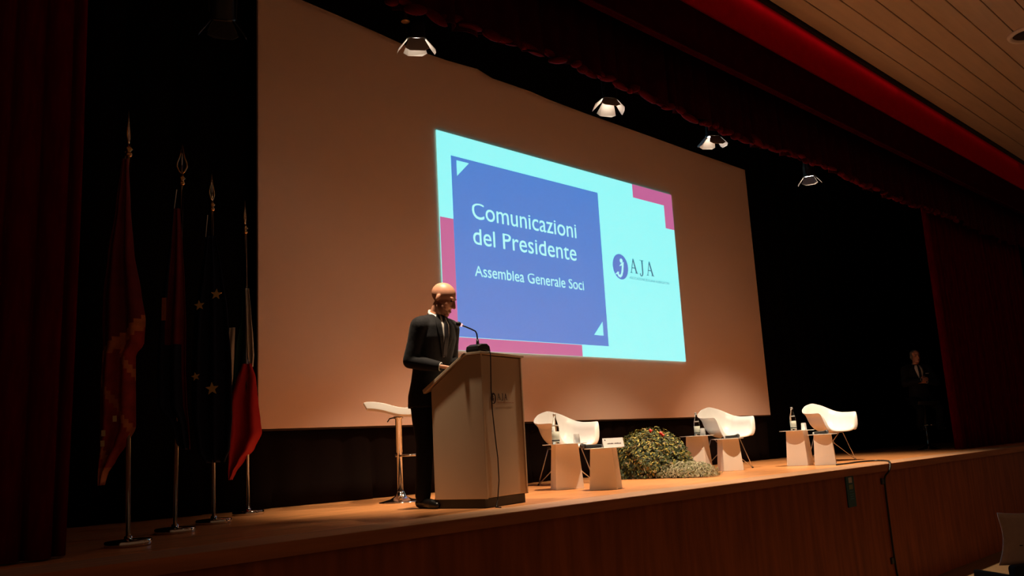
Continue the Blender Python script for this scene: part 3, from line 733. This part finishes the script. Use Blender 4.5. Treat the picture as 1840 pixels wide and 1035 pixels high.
# name card
nc = thing('name_card', 'white folded name card standing on the low table', 'card', (6.655, 5.365, HS+.0005), math.radians(-38))
hc, wc = .088, .20
G().prism([(-.05, 0), (0, hc), (.05, 0), (.047, 0), (0, hc-.005), (-.047, 0)], (-wc/2, 0, 0), (0, 1, 0), (0, 0, 1), (1, 0, 0), wc).build('card', 'card', nc)
gt = G(); sl_ = Vector((0, .05, hc)).normalized(); nn = Vector((0, -hc, .05)).normalized(); o_ = Vector((-wc/2, -.05, 0))+nn*.0006
rr = random.Random(4); xx = .04
while xx < .17:
    w_ = rr.uniform(.004, .007)
    if not .095 < xx < .103: gt.prism([(xx, .034), (xx+w_, .034), (xx+w_, .034+rr.uniform(.009, .015)), (xx, .034+rr.uniform(.009, .015))], o_, (1, 0, 0), sl_, nn, .0005)
    xx += w_+.002
tag(gt.build('blurred_name', 'ink', nc), 'small dark red lettering')
G().prism(oval(.022, .080, .006, .008, 0, 12), o_, (1, 0, 0), sl_, nn, .0005).build('logo_mark', 'label_dark', nc)

# ------------------------------------------------------------------ plants
def leaves(n, dome, size, mats, weights, seed, thin=.45, up=.3, shell=.25):
    rnd = random.Random(seed); gm = G()
    (cx, cy, cz), (rx, ry, rz) = dome
    for _ in range(n):
        a = rnd.uniform(0, 2*PI); cz_ = rnd.uniform(0, 1); s = math.sqrt(1-cz_**2); d = Vector((s*math.cos(a), s*math.sin(a), cz_))
        k = 1-shell*rnd.random()**1.5 + rnd.uniform(-.02, .06)
        bumpk = 1+.07*math.sin(3*a+1)+.05*math.sin(5*a+cz_*6)+.035*math.sin(11*a+cz_*17)
        p = Vector((cx+d.x*rx*k*bumpk, cy+d.y*ry*k*bumpk, cz+d.z*rz*k*(1+.05*math.sin(4*a))+.01))
        nrm = (d+Vector((rnd.uniform(-.7, .7), rnd.uniform(-.7, .7), rnd.uniform(-.3, .8)))).normalized()
        t = nrm.cross(Vector((rnd.uniform(-1, 1), rnd.uniform(-1, 1), rnd.uniform(-.4, .4+up)))).normalized()
        b = nrm.cross(t); L = size*rnd.uniform(.6, 1.35); w = L*thin
        q = [p-t*L*.5, p-t*.1*L+b*w*.5-nrm*L*.05, p+t*.25*L+b*w*.38, p+t*L*.55-nrm*L*.12, p+t*.25*L-b*w*.38, p-t*.1*L-b*w*.5-nrm*L*.05]
        q = [Vector((v.x, v.y, max(v.z, .004))) for v in q]
        hgt = (p.z-cz)/rz
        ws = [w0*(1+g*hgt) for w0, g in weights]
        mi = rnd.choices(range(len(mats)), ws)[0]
        gm.add(q, [(0, 1, 2, 3), (0, 3, 4, 5)], mi)
    return gm
pb = thing('flowering_shrub', 'bushy variegated green plant with red flowers on the stage floor', 'plant', (8.66, 6.40, 0))
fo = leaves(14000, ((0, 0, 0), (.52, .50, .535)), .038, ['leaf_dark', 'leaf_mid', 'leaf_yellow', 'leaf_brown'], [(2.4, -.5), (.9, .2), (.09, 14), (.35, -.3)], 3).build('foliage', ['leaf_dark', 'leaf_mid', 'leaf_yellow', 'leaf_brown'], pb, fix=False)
tag(fo, kind='stuff')
G().lathe([(.22, .003), (.26, .06), (.30, .25), (.22, .40), (0, .46)], 20).build('root_ball', 'soil', pb, True)
for (dx, dy, z) in ((-.15, -.12, .535), (-.08, -.24, .475), (-.06, -.20, .50)):
    f_ = G(); C = Vector((dx, dy, z))
    for k in range(6):
        a = k*PI/3; d = Vector((math.cos(a), math.sin(a)*.8-.3, .5+.4*math.sin(a))).normalized(); t = d.cross(Vector((0, 0, 1))).normalized()
        f_.add([C, C+d*.02+t*.016, C+d*.042, C+d*.02-t*.016], [(0, 1, 2, 3)])
    f_.ell(C, (.014, .014, .014), 8, 6)
    tag(f_.build('flower', 'flower', pb, fix=False), 'red flower')
gs = thing('silver_shrub', 'low silvery grey plant in front of the bushy green plant', 'plant', (8.50, 5.80, 0))
tag(leaves(4200, ((0, 0, 0), (.30, .38, .17)), .030, ['leaf_grey', 'leaf_mid'], [(1, 0), (.18, 0)], 5, thin=.32, shell=.5, up=.8).build('foliage', ['leaf_grey', 'leaf_mid'], gs, fix=False), kind='stuff')
G().lathe([(.18, .003), (.2, .05), (.1, .1), (0, .11)], 14).build('root_ball', 'soil', gs, True)

# ------------------------------------------------------------------ flags
EX = Vector((.74, -.67, 0)); EY = Vector((.67, .74, 0))   # cloth spread direction, fold direction
def cloth(rows, name, mats, parent, folds=3, amp=.03, nu=40, color=None, ph=0, ydep=0):
    """rows: (z, left, right) silhouettes in metres from the pole"""
    vs = []; fs = []; ms = []; nz = 80; z1, z0 = rows[0][0], rows[-1][0]; tab = [(-r[0], r[1], r[2]) for r in rows]
    for i in range(nz+1):
        t = i/nz; z = z1+(z0-z1)*t; l, r = interp(tab, -z)
        for k in range(nu+1):
            u = k/nu; x = l+(r-l)*u
            d = amp*math.sin(2*PI*folds*u+ph+t*1.5)*min(1, .3+t*1.5)+ydep-.03
            vs.append(EX*x+EY*d+Vector((0, 0, z)))
    for i in range(nz):
        for k in range(nu): fs.append((i*(nu+1)+k, i*(nu+1)+k+1, (i+1)*(nu+1)+k+1, (i+1)*(nu+1)+k)); ms.append(color((k+.5)/nu, (i+.5)/nz) if color else 0)
    gm = G().add(vs, fs); gm.m = ms
    return thick(gm.build(name, mats, parent, True), .003)
def flag_pole(x, y, label, H=2.68, lean=0, face=1, gold=True):
    f = thing('flag_on_stand', label, 'flag', (x, y, 0), 0, 'flags on chrome stands')
    f.rotation_euler = Matrix.Rotation(lean, 3, EY).to_euler()
    SD = EX*math.cos(face)+EY*math.sin(face)
    G().lathe([(.127, 0), (.13, .003), (.13, .030), (.126, .034), (.024, .035), (.022, .055), (.016, .058)], 36).build('base', 'chrome', f, True)
    G().lathe([(.0135, .03), (.0135, H-.30), (0, H-.30)], 14).build('pole', 'chrome', f, True)
    fin = G().lathe([(.012, H-.31), (.022, H-.30), (.022, H-.285), (.012, H-.275), (.027, H-.258), (.012, H-.24), (.011, H-.225)], 16).build('finial', 'gold', f, True)
    # open spear head: outline of the blade plus a centre rib
    zc = H-.225
    bl = [(0, 0), (.018, .02), (.034, .055), (.032, .085), (.016, .13), (0, .225)]
    for s in (-1, 1):
        G().tube([SD*(s*a)+Vector((0, 0, zc+b)) for a, b in bl], [.006, .006, .007, .006, .005, .003], 6).build('spear_edge', 'gold' if gold else 'chrome', fin, True)
    G().tube([(0, 0, zc), (0, 0, zc+.14), (0, 0, zc+.22)], [.007, .006, .002], 6).build('spear_rib', 'chrome', fin, True)
    return f
def star(name, c, r, m, parent, tilt=0):
    poly = []
    for k in range(10):
        a = PI/2+k*PI/5+tilt; q = r if k % 2 == 0 else r*.42; poly.append((q*math.cos(a), q*math.sin(a)))
    return G().prism(poly, Vector(c), EX, (0, 0, 1), -EY, .004).build(name, m, parent)
f1 = flag_pole(2.09, 5.35, 'dark red and gold fringed flag on a chrome stand, nearest the red curtain', 2.69, -.024, 1.75)
def c1(u, t):
    if t < .5+.10*(1-u): return 2
    if (u*.42-t*2.4) % .42 < .07: return 1
    if t > .95 or t < .54+.10*(1-u): return 1
    return 0
cl = cloth([(2.36, -.03, .01), (2.05, -.07, .02), (1.75, -.12, .04), (1.5, -.15, .08), (1.33, -.155, .105), (1.18, -.15, .095), (1.12, -.155, .045), (.9, -.165, .045), (.68, -.165, .045), (.60, -.165, .0), (.50, -.165, -.07), (.42, -.16, -.12), (.36, -.155, -.135)], 'cloth', ['flag_red', 'flag_gold', 'flag_maroon'], f1, 2, .03, color=c1, ph=.5)
for (x_, z_) in ((-.05, .74), (-.12, .60), (-.115, .66)):
    G().box(EX*x_+Vector((0, 0, z_))-EY*.075, (.022, .004, .035), rz=-.74).build('emblem', 'flag_cream', cl)
G().tube([EX*-.02+Vector((0, 0, 2.42)), EX*-.022+Vector((0, 0, 2.1))], .006, 6).build('ribbon', 'chrome', f1)
f2 = flag_pole(2.62, 5.92, 'dark maroon flag with ornate edge on a chrome stand, second from the curtain', 2.74, .004, .32)
def c2(u, t): return 1 if (t > .58 and u < .82) or (u < .25) else 0
cl = cloth([(2.25, -.05, .0), (2.0, -.07, .02), (1.7, -.10, .04), (1.4, -.13, .055), (1.1, -.13, .06), (.85, -.12, .075), (.72, -.02, .09), (.60, .01, .10), (.55, .04, .10)], 'cloth', ['flag_maroon', 'flag_navy'], f2, 2, .025, color=c2, ph=2)
G().box(EX*-.085+Vector((0, 0, 1.52))-EY*.06, (.03, .004, .16), rz=-.74).build('emblem', 'flag_gold', cl)
G().tube([EX*-.035+Vector((0, 0, 2.40)), EX*-.05+Vector((0, 0, 2.25))], [.006, .003], 6).build('ribbon', 'chrome', f2)
f3 = flag_pole(3.13, 6.40, 'dark blue flag with gold stars on a chrome stand, third from the curtain', 2.74, -.014, 1.3)
cl = cloth([(2.22, -.04, .04), (1.9, -.09, .09), (1.6, -.14, .13), (1.2, -.16, .16), (.8, -.16, .16), (.55, -.12, .14), (.45, -.06, .10)], 'cloth', ['flag_navy'], f3, 2.5, .03, ph=1)
for (x_, z_, r_, tl) in ((-.075, 1.655, .042, .1), (.055, 1.735, .045, -.1), (-.105, 1.105, .035, .2), (.018, 1.005, .052, .05)):
    star('star', EX*x_+Vector((0, 0, z_))-EY*.085, r_, 'flag_star', cl, tl)
for s in (-1, 1): G().tube([EX*(.02*s-.015)+Vector((0, 0, 2.40)), EX*(.03*s-.02)+Vector((0, 0, 2.22))], [.006, .003], 6).build('ribbon', 'chrome', f3)
f4 = flag_pole(3.73, 7.0, 'green, white and red flag on a chrome stand, nearest the screen', 2.76, -.012, 1.6)
cloth([(2.0, -.03, .0), (1.7, -.06, .01), (1.45, -.12, .01), (1.25, -.14, .0), (1.12, -.13, -.03)], 'green_band', ['it_green'], f4, 2, .015, ph=.4, ydep=.05)
cloth([(1.95, -.01, .03), (1.75, -.005, .05), (1.5, .0, .065), (1.35, .01, .07), (1.25, .03, .06)], 'white_band', ['it_white'], f4, 1.5, .02, ph=1.4, ydep=.02)
cloth([(1.6, -.13, -.08), (1.4, -.145, -.09), (1.2, -.16, -.10), (1.05, -.15, -.12)], 'white_band', ['it_white'], f4, 1, .01, ph=.4, ydep=-.03)
cloth([(1.28, -.03, .05), (1.15, -.08, .085), (.95, -.145, .10), (.78, -.15, .115), (.68, -.15, .125), (.55, -.155, .06), (.45, -.15, -.03), (.36, -.15, -.10), (.30, -.145, -.13)], 'red_band', ['it_red'], f4, 1.6, .035, ph=2.6)

# ------------------------------------------------------------------ cable, sign, seat
cp = [(10.6, 5.03, .008), (10.9, 5.02, .008), (11.25, 5.05, .008), (11.5, 5.0, .008), (11.55, 4.88, .008), (11.35, 4.70, .008), (11.0, 4.54, .010), (10.86, 4.475, .006), (10.80, 4.455, -.04), (10.76, 4.46, -.09), (10.72, 4.50, -.16), (10.70, 4.503, -.30), (10.70, 4.503, -.7), (10.71, 4.503, -1.1), (10.76, 4.500, -1.35), (10.85, 4.45, -1.455), (11.0, 4.3, -1.46)]
# smooth it
def catmull(p, n=5):
    out = []; p = [Vector(q) for q in p]
    for i in range(len(p)-1):
        a, b, c, d = p[max(i-1, 0)], p[i], p[i+1], p[min(i+2, len(p)-1)]
        for k in range(n):
            t = k/n; out.append(.5*((2*b)+(c-a)*t+(2*a-5*b+4*c-d)*t*t+(3*b-a-3*c+d)*t**3))
    return out+[p[-1]]
cb = tag(G().tube(catmull(cp), .0115, 8).build('stage_cable', 'black_plastic', smooth=True), 'black cable running over the stage edge and down its front', 'cable')
for z in (-.20, -1.12):
    bevel(G().box((10.66, 4.515, z), (.075, .03, .075)).build('cable_clip', 'black_plastic', cb), .01)
sg = thing('teal_sign', 'small dark teal printed sign on the stage front wall', 'sign', (9.78, 4.512, -.255))
G().box((0, 0, 0), (.20, .012, .34)).build('board', 'teal', sg)
G().box((.0, -.008, .125), (.085, .003, .06)).build('print_block', 'sign_white', sg)
G().box((.0, -.008, .05), (.10, .003, .05)).build('print_block', 'sign_green', sg)
for z, w in ((.0, .10), (-.03, .12), (-.055, .09), (-.08, .11)): G().box((0, -.008, z), (w, .003, .012)).build('print_line', 'sign_ink', sg)

st = thing('auditorium_seat', 'pale backed auditorium seat in the hall below the stage', 'seat', (8.55, 2.42, ZH+0), math.radians(-30))
vs = []; fs = []; nz, nx = 10, 10
for i in range(nz+1):
    t = i/nz; hw = .27-.05*math.sin(PI*min(1, t*1.05))
    for k in range(nx+1):
        u = k/nx*2-1
        vs.append((u*hw, .03+.05*(1-u*u)*0-.06*t+.05*u*u, 0.70+.42*t+.02*u*u*t))
for i in range(nz):
    for k in range(nx): fs.append((i*(nx+1)+k, i*(nx+1)+k+1, (i+1)*(nx+1)+k+1, (i+1)*(nx+1)+k))
thick(G().add(vs, fs).build('back_panel', 'seat_shell', st, True), .02)
for s in (-1, 1): G().lathe([(.014, 0), (.012, .006), (0, .008)], 12, (s*.12, -.03, .86)).build('screw', 'black_plastic', st)
bevel(G().box((0, -.02, .58), (.5, .10, .26)).build('back_frame', 'seat_cloth', st), .03, 3)
bevel(G().box((0, .22, .42), (.5, .46, .12)).build('seat_cushion', 'seat_cloth', st), .04, 3)
for s in (-1, 1):
    bevel(G().box((s*.29, .15, .32), (.05, .40, .64)).build('armrest', 'seat_cloth', st), .015, 2)
